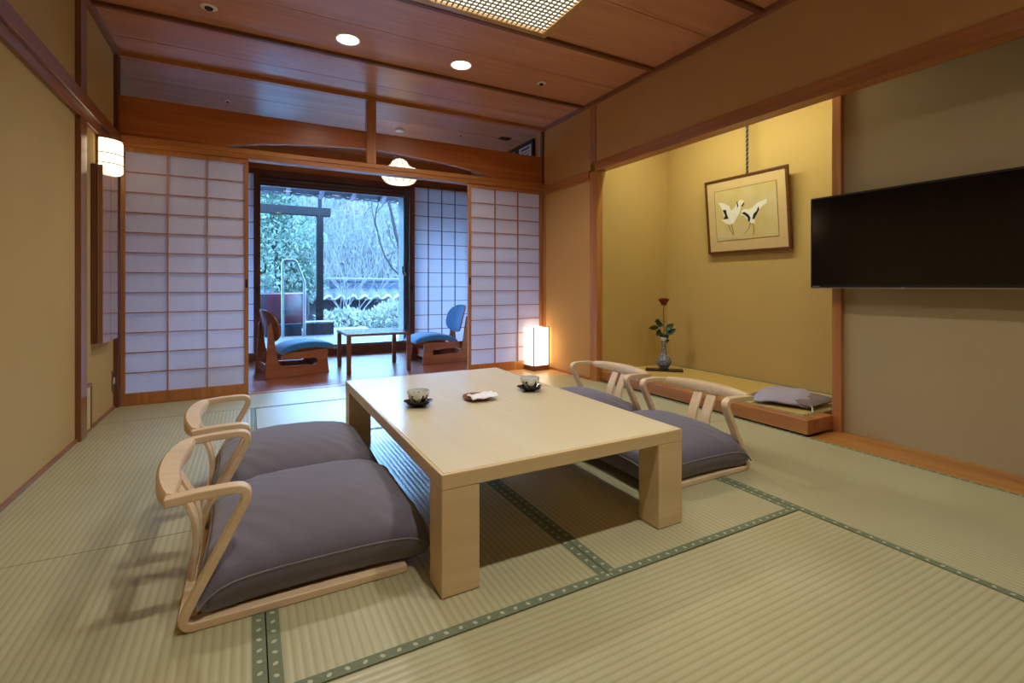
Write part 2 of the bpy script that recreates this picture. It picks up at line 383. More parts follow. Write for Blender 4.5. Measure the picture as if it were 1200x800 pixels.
# header over the glass, sill below it
struct(MB().box(XL-.1, 2.94, YG-.04, YG+.08, 2.27, ZC+.02).build('wall_veranda_header', M['beam']))
struct(MB().box(XL-.02, 2.85, YG-.06, YG+.08, 2.19, 2.27).build('trim_veranda_lintel', M['sill'], bevel=.003))
struct(MB().box(XL-.02, 2.85, YG-.035, YG+.07, -.06, .115).build('trim_veranda_sill', M['sill'], bevel=.004))
win = struct(MB().box(.055, .112, YG-.03, YG+.05, .115, 2.19).box(1.90, 1.99, YG-.02, YG+.05, .115, 2.19)
    .box(1.855, 1.90, YG-.01, YG+.26, .115, 2.19).box(.112, 1.855, YG-.01, YG+.05, 2.09, 2.19, 1).box(.112, 1.855, YG-.01, YG+.04, .115, .135)
    .box(.112, 1.855, YG-.03, YG-.01, 2.16, 2.175).box(.112, 1.855, YG-.03, YG-.01, 2.115, 2.125).build('window_1', [M['alu'], M['sill']], bevel=.002))
struct(MB().box(.112, 1.855, YG+.012, YG+.016, .135, 2.09).build('pane', M['glass'], win))
for x, sx in ((.125, 1), (1.868, -1)):
    hm = MB().box(x-.012, x+.012, YG-.022, YG, 1.02, 1.06)
    hm2 = MB().tube([(x, YG-.02, 1.04), (x+sx*.03, YG-.05, 1.045), (x+sx*.04, YG-.05, 1.07), (x+sx*.04, YG-.05, 1.15)] if sx > 0 else [(x, YG-.02, 1.04), (x-.03, YG-.05, 1.045), (x-.04, YG-.05, 1.07), (x-.04, YG-.05, 1.15)], .008)
    lt = hm.build('latch', M['white'], win, bevel=.003); tag(lt, 'white window latch with black lever')
    hm2.build('lever', M['black'], lt, smooth=50)
# side lights: fixed glass behind the far shoji screens
for i, (x0, x1) in enumerate(((XL-.02, .055), (1.99, 2.84))):
    w = struct(MB().box(x0, x0+.04, YG, YG+.05, .115, 2.19).box(x1-.04, x1, YG, YG+.05, .115, 2.19).build('window_%d' % (i+2), M['alu']))
    struct(MB().box(x0+.04, x1-.04, YG+.015, YG+.02, .115, 2.19).build('pane', M['glass'], w))

# ------------------------------------------------------------------ shoji screens
def shoji(label, x0, x1, y, z0, z1, cols, rows, stile, top, bot, fr, lat, pull=None, dep=.03):
    t = thing('shoji_screen', label, 'sliding screen', ((x0+x1)/2, y, z0))
    w = (x1-x0)/2; h = z1-z0
    MB().box(-w, -w+stile, -dep/2, dep/2, 0, h).box(w-stile, w, -dep/2, dep/2, 0, h).box(-w+stile, w-stile, -dep/2+.001, dep/2-.001, 0, bot).box(-w+stile, w-stile, -dep/2+.001, dep/2-.001, h-top, h).build('frame', fr, t, bevel=.002)
    m = MB(); a, b = -w+stile, w-stile; c, d = bot, h-top; lw = .0045
    for i in range(1, cols): x = a+(b-a)*i/cols; m.box(x-lw, x+lw, -dep/2+.003, .004, c, d)
    for j in range(1, rows): z = c+(d-c)*j/rows; m.box(a, b, -dep/2+.005, .004, z-lw*.8, z+lw*.8)
    m.build('lattice', lat, t)
    MB().box(a-.004, b+.004, .0045, .0057, c-.004, d+.004).build('paper', M['paper'], t)
    if pull is not None:
        px = -w+stile/2 if pull == 'l' else w-stile/2; pz = pull_z-z0
        MB().box(px-.008, px+.008, -dep/2-.002, -dep/2+.004, pz-.035, pz+.035).build('finger_pull', M['black'], t, bevel=.003)
    return t
pull_z = .90
shoji('shoji screen with pale orange frame by the left wall, next to the sconce', -.832, -.008, YS, .004, 1.9065, 3, 12, .028, .036, .085, M['amber_z'], M['lattice'], 'r')
pull_z = .93
shoji('shoji screen with pale orange frame behind the square floor lamp', 1.925, 2.795, YS, .004, 1.9065, 3, 12, .032, .036, .085, M['amber_z'], M['lattice'], 'l')
pull_z = .85
shoji('dark framed shoji screen across the veranda, mostly hidden by the left pale screen', -.85, .112, YG-.10, 0.004, 2.262, 4, 11, .07, .06, .09, M['dark_post'], M['dark_post'], 'r')
shoji('dark framed shoji screen glowing blue behind the right veranda chair', 1.905, 2.83, YG-.10, 0.004, 2.262, 4, 11, .07, .035, .09, M['dark_post'], M['dark_post'], 'l')

# ------------------------------------------------------------------ low table
t = thing('low_table', 'large low pale wooden table in the middle of the tatami room', 'table', (.945, 2.067, 0))
hw, hl = .472, .775
MB().box(-hw, hw, -hl, hl, .305, .3495).build('apron', M['table'], t, bevel=.003)
MB().box(-hw+.010, hw-.010, -hl+.010, hl-.010, .3490, .3510).build('tabletop', M['tabletop'], t, bevel=.0015)
for sx in (-1, 1):
    for sy in (-1, 1):
        x0, x1 = sorted((sx*hw, sx*(hw-.118))); y0, y1 = sorted((sy*hl, sy*(hl-.105)))
        k = MB().box(x0+.0005, x1-.0005, y0+.0005, y1-.0005, .0018, .3055).build('leg', M['amber_leg'] if 'amber_leg' in M else M['table'], t, bevel=.003)

# ------------------------------------------------------------------ legless floor chairs
def make_zaisu(label):
    t = thing('floor_chair', label, 'chair', (0,0,0), 0, None)
    path = bez([(.595,.012),(.008,.012),(.17,.330),(.105,.3435),(-.02,.337)], 8, .05)
    path = [(.595,.012)] + bez([(.595,.012),(.006,.012),(.17,.318)], 8, .045)[1:-1]
    path += bez([(.05,.09),(.178,.345),(.06,.3445),(-.02,.337)], 10, .052)[1:]
    for s in (-1, 1):
        y0, y1 = sorted((s*.29, s*.254))
        MB().ribbon(path, .0225, y0, y1).build('side_frame', M['maple'], t, bevel=.003, smooth=40)
    # curved back rail
    vs = []; fs = []; n = 24
    for i in range(n+1):
        y = -.256 + .512*i/n; q = 1-(y/.262)**2; q = max(q, 0)
        xo = -.022 - .045*q**.8; xi = xo + .028 + .030*min(1, q*1.6)
        zt = .350 + .014*q**.5; zb = .318 - .004*q
        for x, z in ((xo, zb+.006), (xo, zt-.008), (xo+.008, zt), (xi-.006, zt-.004), (xi, zt-.016), (xi-.008, zb)): vs.append((x, y, z))
    for i in range(n):
        for k in range(6): fs.append((i*6+k, i*6+(k+1)%6, (i+1)*6+(k+1)%6, (i+1)*6+k))
    fs += [tuple(range(6)), tuple(n*6+k for k in range(6))]
    MB().add(vs, fs).build('back_rail', M['maple'], t, smooth=50)
    for s in (-1, 1):
        p = bez([(-.035,.325),(.028,.20),(.030,.09),(.020,.018)], 6, .08)
        MB().ribbon(p, .012, s*.043-.028, s*.043+.028).build('slat', M['maple'], t, bevel=.002, smooth=40)
    MB().box(.004, .048, -.2545, .2545, .002, .020).build('crossbar', M['maple'], t, bevel=.002)
    MB().box(.085, .56, -.2545, .2545, .006, .016).build('seat_board', M['maple'], t, bevel=.002)
    return t
def make_cushion(label, sd):
    a, b, H, z0 = .318, .316, .117, .112
    t = thing('cushion', label, 'cushion'); 
    rr = random.Random(sd); ph = [rr.uniform(0, 6.28) for _ in range(8)]
    def edge(u, v):
        ku = 1-.045*(1-v*v); kv = 1-.045*(1-u*u)
        c = (abs(u)*abs(v))**7
        x = a*u*ku*(1-.02*c); y = b*v*kv*(1-.02*c); return x, y, c
    def wr(u, v):
        r = abs(u)*abs(v)
        return .004*sin(4*u+2*v+ph[0])*sin(3*v-2*u+ph[1])*(.3+r) + .010*r**2*sin(16*(u-v)+ph[2]) + .006*r*sin(23*(u+v)+ph[3])
    def top(p, q):
        u, v = 2*p-1, 2*q-1; x, y, c = edge(u, v); h = ((1-abs(u)**2.7)*(1-abs(v)**2.7))**.56
        return (x, y, z0 - .058*c + H*h + wr(u, v)*min(1, h*3))
    def bot(p, q):
        u, v = 2*p-1, 2*q-1; x, y, c = edge(u, v); h = ((1-abs(u)**13)*(1-abs(v)**13))**.5
        ins = 1-.05*h; return (x*ins, y*ins, max(.0175, z0 - .058*c - .101*h))
    n = 44
    MB().grid(top, n, n).grid(bot, n, n, flip=True).build('cover', M['cush'], t, smooth=60, weld=1e-5)
    ring = []
    for k in range(4):
        for i in range(24):
            s = -1+2*i/24; u, v = [(s,-1),(1,s),(-s,1),(-1,-s)][k]; x, y, c = edge(u, v); ring.append((x, y, z0-.058*c))
    ring.append(ring[0]); MB().tube(ring, .0028, 6).build('seam_piping', M['pipe'], t, smooth=60)
    return t
G1 = 'floor chairs around the low table'
zc = make_zaisu('pale bentwood floor chair nearest on the left side of the low table'); zc.location = (-.168, 1.760, 0)
dup(zc, (-.168, 2.410, 0), 0, 'pale bentwood floor chair on the left side of the low table, farther back')
dup(zc, (2.122, 1.800, 0), pi, 'pale bentwood floor chair on the right of the low table nearest the television')
dup(zc, (2.122, 2.480, 0), pi, 'pale bentwood floor chair on the right of the low table, farther back')
cu = make_cushion('thick grey cushion on the nearest left floor chair', 3); cu.location = (.195, 1.775, 0)
dup(cu, (.185, 2.41, 0), pi, 'thick grey cushion on the farther left floor chair')
dup(cu, (1.78, 1.80, 0), pi, 'thick grey cushion on the right floor chair nearest the television')
dup(cu, (1.78, 2.48, 0), 0, 'thick grey cushion on the farther right floor chair')

# ------------------------------------------------------------------ tea things
zt = .351
def make_saucer(label, loc):
    m = MB()
    n = 40; prof = [(.0, .0), (.028, .0), (.030, .004), (.045, .009), (.060, .020), (.0595, .0235), (.044, .0150), (.028, .0080), (.0, .0075)]
    vs = []; k = n
    for r, z in prof:
        for i in range(n):
            a = 2*pi*i/n; w = 1+.10*cos(5*a)*(r/.058)**2 if r > .03 else 1; vs.append((r*w*cos(a), r*w*sin(a), z))
    fs = [(j*k+i, j*k+(i+1)%k, (j+1)*k+(i+1)%k, (j+1)*k+i) for j in range(len(prof)-1) for i in range(n)]
    o = m.add(vs, fs).build('saucer', M['lacq'], None, loc, smooth=40, weld=1e-6); return tag(o, label, 'saucer')
def cupmat():
    t = NT('painted_celadon'); tc = t.new('ShaderNodeTexCoord').outputs['Object']; sp = t.new('ShaderNodeSeparateXYZ', {0: tc})
    n = t.noise(t.coord((1,1,.6)), 42, 3, .5, 1.2); band = t.math('MULTIPLY', t.math('GREATER_THAN', sp.outputs[2], .012), t.math('LESS_THAN', sp.outputs[2], .044))
    k = t.math('MULTIPLY', t.math('GREATER_THAN', n, .51), band)
    t.bsdf(Base_Color=t.mix(k, s2l((222,228,224)), s2l((34,38,38))), Roughness=.15); return t.m
M['cup'] = cupmat()
def make_cup(label, loc):
    o = MB().lathe([(0,0),(.021,0),(.022,.005),(.034,.016),(.044,.034),(.0495,.060),(.0485,.0605),(.042,.036),(.031,.018),(.0,.012)], n=36).build('teacup', M['cup'], None, loc, smooth=50, weld=1e-6)
    return tag(o, label, 'cup')
make_saucer('black scalloped saucer under the teacup left of the small plate', (.655, 2.085, zt))
make_cup('celadon teacup with dark brushwork, left of the small plate', (.655, 2.085, zt+.0088))
make_saucer('black scalloped saucer under the teacup right of the small plate', (1.25, 2.125, zt))
make_cup('celadon teacup with dark brushwork, right of the small plate', (1.25, 2.125, zt+.0088))
o = MB().lathe([(0,0),(.045,0),(.048,.003),(.074,.013),(.073,.0155),(.046,.0065),(0,.006)], n=40).build('plate', plain('terracotta_plate', (150,88,56), .35), None, (.944, 2.087, zt), smooth=40, weld=1e-6)
tag(o, 'small round brown plate between the two teacups', 'plate')
wr = MB()
def pap(p, q):
    x = -.060+.130*p; y = -.070+.115*q; return (x+.02*q-.008, y, .0170+.006*sin(p*7+q*3)**2+.010*max(0, p-.75)*2 + .003*sin(q*6))
wr.grid(pap, 14, 14)
o = wr.build('paper_wrap', plain('white_paper', (236,238,240), .6, .02), None, (.950, 2.078, zt), smooth=70); s = o.modifiers.new('thick', 'SOLIDIFY'); s.thickness = .002
tag(o, 'crumpled white paper napkin lying on the small brown plate', 'napkin')
o = MB().lathe([(0,0),(.014,0),(.019,.006),(.017,.014),(.0,.018)], n=20).build('sweet', plain('brown_sweet', (150,84,50), .5), None, (.935, 2.122, zt+.0075), smooth=60, weld=1e-6)
tag(o, 'small brown sweet beside the white napkin on the plate', 'sweet')

# ------------------------------------------------------------------ floor lamp
t = thing('floor_lamp', 'glowing square paper floor lamp in the corner by the right shoji screen', 'lamp', (2.672, 4.420, 0), R(5))
a = .102
MB().box(-a, a, -a, a, 0, .046).build('base', M['walnut'], t, bevel=.003)
MB().box(-a+.008, a-.008, -a+.008, a-.008, .046, .446).build('shade', M['lampglow'], t)
m = MB()
for sx in (-1, 1):
    for sy in (-1, 1): m.box(sx*(a-.004)-.0045, sx*(a-.004)+.0045, sy*(a-.004)-.0045, sy*(a-.004)+.0045, .046, .455)
for z in (.050, .452):
    for s in (-1, 1): m.box(-a+.004, a-.004, s*(a-.004)-.003, s*(a-.004)+.003, z-.003, z+.003).box(s*(a-.004)-.003, s*(a-.004)+.003, -a+.004, a-.004, z-.003, z+.003)
m.build('frame', M['walnut'], t)

# ------------------------------------------------------------------ wall sconce
t = thing('wall_sconce', 'glowing half round paper sconce high on the left wall', 'lamp', (XL, 4.10, 1.73))
MB().box(.0005, .016, -.108, .108, -.12, .112).build('backplate', M['amber_z'], t, bevel=.002)
m = MB(); prof = [(.098,-.108),(.108,-.095),(.108,.095),(.100,.106)]
m.lathe(prof, (.012,0,0), 28, 0, -pi/2, pi/2)
for zz in (-.108, .106):
    pts = [(.012+.098*cos(-pi/2+pi*i/28), .098*sin(-pi/2+pi*i/28), zz) for i in range(29)]
    m.add(pts, [tuple(range(29))])
m.build('shade', M['sconceglow'], t, smooth=40)
m = MB()
for zz in (-.052, .012): m.tube([(.012+.110*cos(-pi/2+pi*i/28), .110*sin(-pi/2+pi*i/28), zz) for i in range(29)], .0034, 6)
m.build('rib', M['darkw'], t, smooth=60)
MB().lathe([(.0,.106),(.111,.106),(.111,.113),(.0,.113)], (.012,0,0), 28, 0, -pi/2, pi/2).build('cap', M['darkw'], t, smooth=40)

# ------------------------------------------------------------------ folding wall mirror case, outlet, low hatch
t = thing('wall_cabinet', 'tall shallow glossy brown wooden cabinet hanging on the left wall under the sconce', 'cabinet', (XL, 4.075, .52))
MB().box(.0005, .030, -.195, .195, 0, 1.12).build('case', M['dark_post'], t, bevel=.003)
for y0, y1 in ((-.195, -.001), (.001, .195)):
    MB().box(.032, .060, y0, y1, .002, 1.118).build('door', M['doorw'], t, bevel=.003)
t = thing('power_outlet', 'narrow dark outlet plate low on the left wall beside the shoji screen', 'outlet', (XL, 4.435, .20))
MB().box(.0005, .008, -.036, .036, -.075, .075).build('plate', plain('outlet_plate', (110,98,84), .4), t, bevel=.002)
MB().box(.008, .011, -.02, .02, -.02, .02).build('socket', M['white'], t, bevel=.001); [MB().box(.008, .010, -.02, .02, a_, a_+.03).build('socket', M['darkw'], t, bevel=.001) for a_ in (-.06, .03)]
t = thing('wall_hatch', 'small pale hatch at the foot of the left wall beside the post', 'hatch', (XL, 3.76, 0))
MB().box(.0005, .012, -.07, .068, .0185, .27).build('panel', plain('hatch_panel', (206,192,148), .6), t)
MB().box(.0005, .018, .068, .085, .0185, .288).box(.0005, .018, -.07, .068, .27, .288).build('frame', M['nageshi'], t, bevel=.002)

# ------------------------------------------------------------------ ceiling fixtures
t = thing('ceiling_light', 'large square ceiling light with a fine wooden lattice above the low table', 'ceiling light', (1.0, 2.03, ZC))
hx = .735; m = MB()
for s in (-1, 1): m.box(s*hx-.022, s*hx+.022, -hx-.022, hx+.022, -.040, .0).box(-hx+.022, hx-.022, s*hx-.022, s*hx+.022, -.040, .0)
m.build('frame', M['gold'], t, bevel=.003)
m = MB(); k = 42; q = hx-.024
for i in range(1, k):
    p = -q+2*q*i/k; m.box(p-.0029, p+.0029, -q, q, -.034, -.024).box(-q, q, p-.0029, p+.0029, -.034, -.024)
m.build('lattice', plain('lattice_brown', (112,100,72), .6), t)
MB().box(-q, q, -q, q, -.016, -.003).build('diffuser', M['panelglow'], t)
def downlight(label, x, y):
    t = thing('downlight', label, 'ceiling light', (x, y, ZC), 0)
    MB().lathe([(.071,-.001),(.083,-.001),(.085,-.004),(.077,-.007),(.071,-.003)], n=36).build('trim_ring', M['white'], t, smooth=40)
    MB().lathe([(0,-.0035),(.072,-.0035)], n=36).build('lamp_face', M['downglow'], t, weld=1e-6)
downlight('round recessed downlight in front of the transom, nearer the left wall', .60, 3.51)
downlight('round recessed downlight in front of the transom, nearer the alcove', 1.44, 3.50)
downlight('round recessed downlight over the near end of the room, toward the left wall', .60, .62)
downlight('round recessed downlight over the near end of the room, toward the television', 1.44, .62)
def detector(label, x, y, z=ZC, r=.03):
    t = thing('ceiling_sensor', label, 'sensor', (x, y, z), 0)
    MB().lathe([(0,-.001),(r,-.001),(r*1.02,-.006),(r*.6,-.010),(0,-.010)], n=28).build('housing', M['white'], t, smooth=40, weld=1e-6)
    MB().lathe([(0,-.010),(r*.55,-.010),(r*.45,-.018),(0,-.020)], n=24).build('head', M['ink'], t, smooth=40, weld=1e-6)
detector('small round sensor on the room ceiling near the left wall', -.22, 3.505, r=.045)
detector('small round sensor on the room ceiling near the right wall', 2.165, 3.49, r=.036)
detector('small white sensor on the veranda ceiling, seen above the left of the transom board', -.18, 5.20, r=.022)
detector('small white sensor on the veranda ceiling, seen above the right of the transom board', 2.10, 5.12, r=.022)
t = thing('air_vent', 'small square vent on the veranda ceiling near the framed notice', 'vent', (2.60, 5.0, ZC))
MB().box(-.07, .07, -.05, .05, -.008, -.001).build('frame', plain('vent_grey', (96,88,84), .5), t, bevel=.002)
m = MB()
for i in range(5): m.box(-.06, .06, -.04+.018*i, -.032+.018*i, -.011, -.008)
m.build('grille', M['darkw'], t)
t = thing('framed_notice', 'black framed notice with white sheets high on the right wall of the veranda', 'notice', (2.84, 5.08, 2.36))
MB().box(-.03, -.001, -.37, .37, -.18, .185).build('frame', M['black'], t, bevel=.004)
MB().box(-.032, -.0295, -.33, -.05, -.15, .135).box(-.032, -.0295, .06, .33, -.15, .135).build('sheet', M['white'], t)
m = MB()
for i in range(6): m.box(-.0335, -.0318, -.30, -.10-.03*(i%3), .09-.032*i, .098-.032*i)
m.box(-.0335, -.0318, -.30, -.10, .095, .115); m.build('printed_lines', plain('print_grey', (110,106,130), .6), t)

# ------------------------------------------------------------------ pendant lantern on the veranda
t = thing('pendant_lantern', 'glowing ribbed paper lantern hanging over the veranda table', 'lamp', (1.44, 5.25, 2.13))
prof = [(.0,.138),(.05,.128),(.080,.104),(.098,.070),(.130,.046),(.188,.020),(.202,-.012),(.190,-.070),(.155,-.118),(.125,-.132),(.0,-.138)]
MB().lathe(prof, n=40).build('shade', M['pendglow'], t, smooth=60, weld=1e-6)
m = MB()
for i in range(12):
    a = 2*pi*i/12; m.tube([(r*1.008*cos(a)+.0001, r*1.008*sin(a), z) for r, z in prof[1:-1]], .0030, 5)
m.tube([(.152*cos(2*pi*i/36), .152*sin(2*pi*i/36), -.119) for i in range(37)], .0025, 5)
m.build('rib', plain('lantern_rib', (150,110,60), .6), t)
MB().tube([(0,0,.13),(0,0,ZC-2.13-.02)], .003, 6).build('cord', M['white'], t)
MB().lathe([(0,ZC-2.13-.001),(.05,ZC-2.13-.001),(.045,ZC-2.13-.025),(0,ZC-2.13-.03)], n=24).build('canopy', M['white'], t, smooth=40, weld=1e-6)

# ------------------------------------------------------------------ veranda chairs and table
def make_low_chair(label):
    t = thing('low_chair', label, 'chair')
    P = [(0,0),(.60,0),(.578,.165),(.590,.225),(.575,.243),(.20,.236),(.150,.205),(.138,.168),(.455,.168),(.482,.145),(.482,.118),(.455,.098),(.16,.110),(.128,.132),(.112,.18),(.098,.26),(.062,.50),(.050,.53),(.034,.50)]
    for s in (-1, 1):
        y0, y1 = sorted((s*.215, s*.193)); MB().prism(P, lambda a, b, q: (a, q, b), y0, y1).build('side_panel', M['teak'], t, bevel=.002)
    for q_ in ((.50, .53, .06, .15), (.03, .055, .05, .12)): MB().box(q_[0], q_[1], -.193, .193, q_[2], q_[3]).build('stretcher', M['teak'], t, bevel=.002)
    # curved seat shell + pad
    def sx(p): return .15+.53*p
    def sz(p): return .252+.032*sin(pi*min(1, p*1.05))-.02*(1-p)**3
    pts = [(sx(i/16), sz(i/16)) for i in range(17)]
    MB().ribbon([(a, b-.010) for a, b in pts], .012, -.225, .225).build('seat_shell', M['teak'], t, smooth=40)
    def pad(sgn):
        def f(p, q):
            v = 2*q-1; u = 2*p-1; h = (max(0, 1-u**6)*max(0, 1-v**6))**.5
            return (sx(p), .235*v*(1-.12*abs(u)**4), sz(p)-.003+(.055*h if sgn > 0 else 0))
        return f
    MB().grid(pad(1), 24, 20).grid(pad(0), 24, 20, flip=True).build('seat_pad', M['blue'], t, smooth=60, weld=1e-5)
    # oval back
    def back(off, dome, k=1.):
        def f(p, q):
            a = 2*pi*p; r = q; e = 2.6
            c, s_ = cos(a), sin(a); rr = (abs(c)**e+abs(s_)**e)**(-1/e)
            y = .228*k*r*rr*c; w = .160*k*r*rr*s_; w2 = w*(1.0 if s_ > 0 else 1.08)
            x = off + dome*(1-r**3) + 1.25*y*y
            return (x - w2*.26, y, .500 + w2*.97)
        return f
    MB().grid(back(.045, 0), 40, 8).grid(back(.060, 0), 40, 8, flip=True).grid(lambda p, q: [Vector(back(.045, 0)(p, 1)), Vector(back(.060, 0)(p, 1))][round(q)], 40, 1).build('back_shell', M['teak'], t, smooth=50, weld=1e-5)
    MB().grid(back(.061, .034, .985), 40, 10).grid(back(.061, 0, .985), 40, 10, flip=True).build('back_pad', M['blue'], t, smooth=60, weld=1e-5)
    return t
ch = make_low_chair('low plywood veranda chair with blue seat on the left, seen from behind its backrest'); ch.location = (.085, 5.335, 0); ch.rotation_euler = (0,0,R(11))
dup(ch, (2.285, 5.475, 0), pi+R(2), 'low plywood veranda chair with blue seat and backrest in front of the right dark shoji')
t = thing('side_table', 'small low brown wooden table between the two veranda chairs', 'table', (1.165, 5.29, 0))
MB().box(-.325, .325, -.315, .315, .378, .402).build('tabletop', wood('side_table_top', (110,66,50), (138,88,66), 'x', .16, 1., coat=.6), t, bevel=.003)
for sx in (-1, 1):
    for sy in (-1, 1):
        x0, x1 = sorted((sx*.322, sx*.280)); y0, y1 = sorted((sy*.312, sy*.268)); MB().box(x0, x1, y0, y1, 0, .379).build('leg', M['walnut'], t, bevel=.006)

# ------------------------------------------------------------------ television
t = thing('television', 'large black flat television mounted on the right wall', 'television', (3.03, 1.275, 1.14))
hy, hz = .473, .272
MB().box(-.014, .024, -hy, hy, -hz, hz).build('body', M['black'], t, bevel=.003)
MB().box(-.0155, -.0135, -hy+.012, hy-.012, -hz+.02, hz-.012).build('screen', M['screen'], t)
MB().box(-.0165, .0, -hy, hy, -hz-.003, -hz+.004).box(-.006, .012, hy-.001, hy+.003, -hz, hz).build('trim', M['silver'], t)
MB().box(-.0165, -.0145, hy-.055, hy-.012, -hz+.006, -hz+.012).build('logo', M['silver'], t)
MB().box(-.0175, -.0145, -.012, .0, -hz-.006, -hz+.006).build('indicator', M['silver'], t, bevel=.002)
MB().box(.024, XW-3.03-.0005, -.2, .2, -.15, .15).build('wall_bracket', M['black'], t, bevel=.003)

# ------------------------------------------------------------------ framed crane picture
def gold_ground():
    t = NT('gold_painting_ground'); tc = t.new('ShaderNodeTexCoord').outputs['Object']; n = t.noise(tc, 5, 3); 
    t.bsdf(Base_Color=t.ramp(n, [(.3, s2l((196,178,108))), (.7, s2l((206,190,150)))]), Roughness=.7); return t.m
pt = thing('framed_picture', 'framed painting of two white cranes hanging on the alcove wall', 'picture', (XB-.030, 2.655, 1.165)); pt.rotation_euler = (0, R(-5), 0)
W, Hh = .385, .65
m = MB()
for s in (-1, 1): m.box(-.012, .014, s*W-(.022 if s > 0 else 0), s*W+(.022 if s < 0 else 0), 0, Hh)
m.box(-.012, .014, -W+.022, W-.022, 0, .022).box(-.012, .014, -W+.022, W-.022, Hh-.022, Hh)
m.build('frame', wood('picture_frame', (78,44,22), (112,68,34), 'y', .35), pt, bevel=.003)
MB().box(-.004, .008, -W+.02, W-.02, .02, Hh-.02).build('mat_board', plain('cream_mat', (206,178,128), .7, .03, 8), pt)
pw, p0, p1 = .285, .115, .545
m = MB().box(-.0055, -.0038, -pw, pw, p0, p1, 0)
e = .005
m.box(-.0062, -.0038, -pw-e, pw+e, p1, p1+e, 4).box(-.0062, -.0038, -pw-e, pw+e, p0-e, p0, 4).box(-.0062, -.0038, -pw-e, -pw, p0, p1, 4).box(-.0062, -.0038, pw, pw+e, p0, p1, 4)
def cv(x, y):
    yt = 270-85*(x-145)/435; yb = 645-35*(x-170)/430
    s = (x-157)/433; tt = 1-(y-yt)/(yb-yt); return (pw-2*pw*s, p0+(p1-p0)*tt)
def shape(pts, dep, mi): m.prism([cv(*p) for p in pts], lambda a, b, q: (q, a, b), -.0055-dep, -.0052, mi)
shape([(183,345),(225,352),(262,372),(278,410),(300,385),(322,350),(345,325),(368,330),(376,352),(366,372),(352,362),(345,395),(335,430),(312,470),(290,505),(262,520),(230,505),(195,482),(225,478),(215,430),(200,385)], .0006, 1)
shape([(345,445),(352,410),(372,398),(405,400),(430,385),(465,350),(528,322),(524,352),(490,385),(462,430),(442,470),(438,512),(410,508),(385,475),(362,448)], .0008, 1)
shape([(212,404),(238,402),(243,440),(254,472),(216,476),(228,448)], .0012, 2)
shape([(350,430),(372,420),(398,440),(412,465),(404,498),(394,494),(392,466),(372,444)], .0014, 2)
shape([(470,378),(474,405),(448,455),(436,480),(424,474),(432,440),(456,412)], .0014, 2)
shape([(320,340),(326,338),(330,372),(322,392)], .0014, 2)
shape([(352,372),(372,345),(376,352),(360,380)], .0014, 2)
for L in ([(250,515),(262,565),(285,600)],[(272,515),(280,560),(282,600)],[(410,505),(392,555),(360,592)],[(425,510),(432,555),(424,600)]):
    for (xa, ya), (xb, yb) in zip(L, L[1:]): shape([(xa-2,ya),(xa+3,ya),(xb+3,yb),(xb-2,yb)], .0009, 3)
for gx in range(168, 330, 9): shape([(gx,640-(gx%4)*3),(gx+3,640-(gx%4)*3),(gx+5+(gx%5),604+(gx%7)*3)], .0004, 5)
m.build('painting', [gold_ground(), plain('crane_white', (232,230,220), .7, .03), plain('crane_black', (24,24,24), .7), plain('crane_leg', (132,112,76), .7), plain('mat_line', (150,120,66), .6), plain('painted_grass', (172,152,90), .7)], pt)
t = thing('hanging_cord', 'black and white twisted cord hanging above the crane picture', 'cord', (XB-.075, 2.625, 1.80))
for k, mm in ((0, M['black']), (1, plain('cord_grey', (120,116,96), .7))):
    MB().tube([(.006*cos(i*.9+pi*k), .006*sin(i*.9+pi*k), .6*i/110) for i in range(111)], .006, 6).build('strand', mm, t, smooth=60)

# ------------------------------------------------------------------ vase with a rose
o = MB().box(-.165, .165, -.055, .055, .0, .014).build('tray', M['lacq'], None, (3.37, 3.285, .0985), bevel=.002); o.rotation_euler = (0,0,R(-45)); tag(o, 'flat black lacquer board under the vase', 'tray')
t = thing('vase', 'slender grey patterned vase with a bulbous base on a black board', 'vase', (3.40, 3.32, .1125))
def vasemat():
    t = NT('grey_pattern_glaze'); n = t.new('ShaderNodeTexVoronoi', {'Vector': t.coord((1,1,.7)), 'Scale': 70}, feature='DISTANCE_TO_EDGE').outputs[0]
    t.bsdf(Base_Color=t.ramp(n, [(.04, s2l((150,150,162))), (.16, s2l((66,68,84)))]), Roughness=.25); return t.m
vm = vasemat()
MB().lathe([(0,0),(.036,0),(.040,.008),(.062,.035),(.070,.062),(.062,.090),(.040,.114),(.025,.135),(.020,.17),(.019,.22),(.022,.262),(.028,.285),(.026,.287),(.018,.268),(.014,.2),(.0,.19)], n=40).build('body', vm, t, smooth=50, weld=1e-6)
MB().lathe([(.0205,.2605),(.0252,.2625),(.0295,.285),(.028,.2885),(.0245,.289),(.020,.268)], n=32).build('lip', plain('pale_lip', (190,190,190), .3), t, smooth=50)
t = thing('rose', 'single dark red rose with green leaves standing in the grey vase', 'flower', (3.40, 3.32, .33))
green = plain('rose_leaf', (44,82,50), .45, .12, 40); stemg = plain('rose_stem', (70,84,46), .5)
MB().tube([(0,0,-.02),(.004,0,.15),(-.002,.0,.30),(.002,0,.375)], .004, 8).build('stem', stemg, t, smooth=60)
m = MB(); rr = random.Random(4)
for ring, (n, rad, hh, op) in enumerate(((3, .014, .060, .05), (4, .026, .062, .15), (5, .038, .060, .3), (6, .046, .054, .5))):
    for i in range(n):
        a0 = 2*pi*i/n + ring*.7
        def pf(p, q, a0=a0, rad=rad, hh=hh, op=op, n=n):
            a = a0 + (p-.5)*2*pi/n*1.5; r = rad*(.35+.65*q**.6)*(1+op*.35*max(0, q-.6)*2); return (r*cos(a), r*sin(a), .375 + hh*(q - .25*op*q**4) + .004*sin(p*pi))
        m.grid(pf, 8, 6)
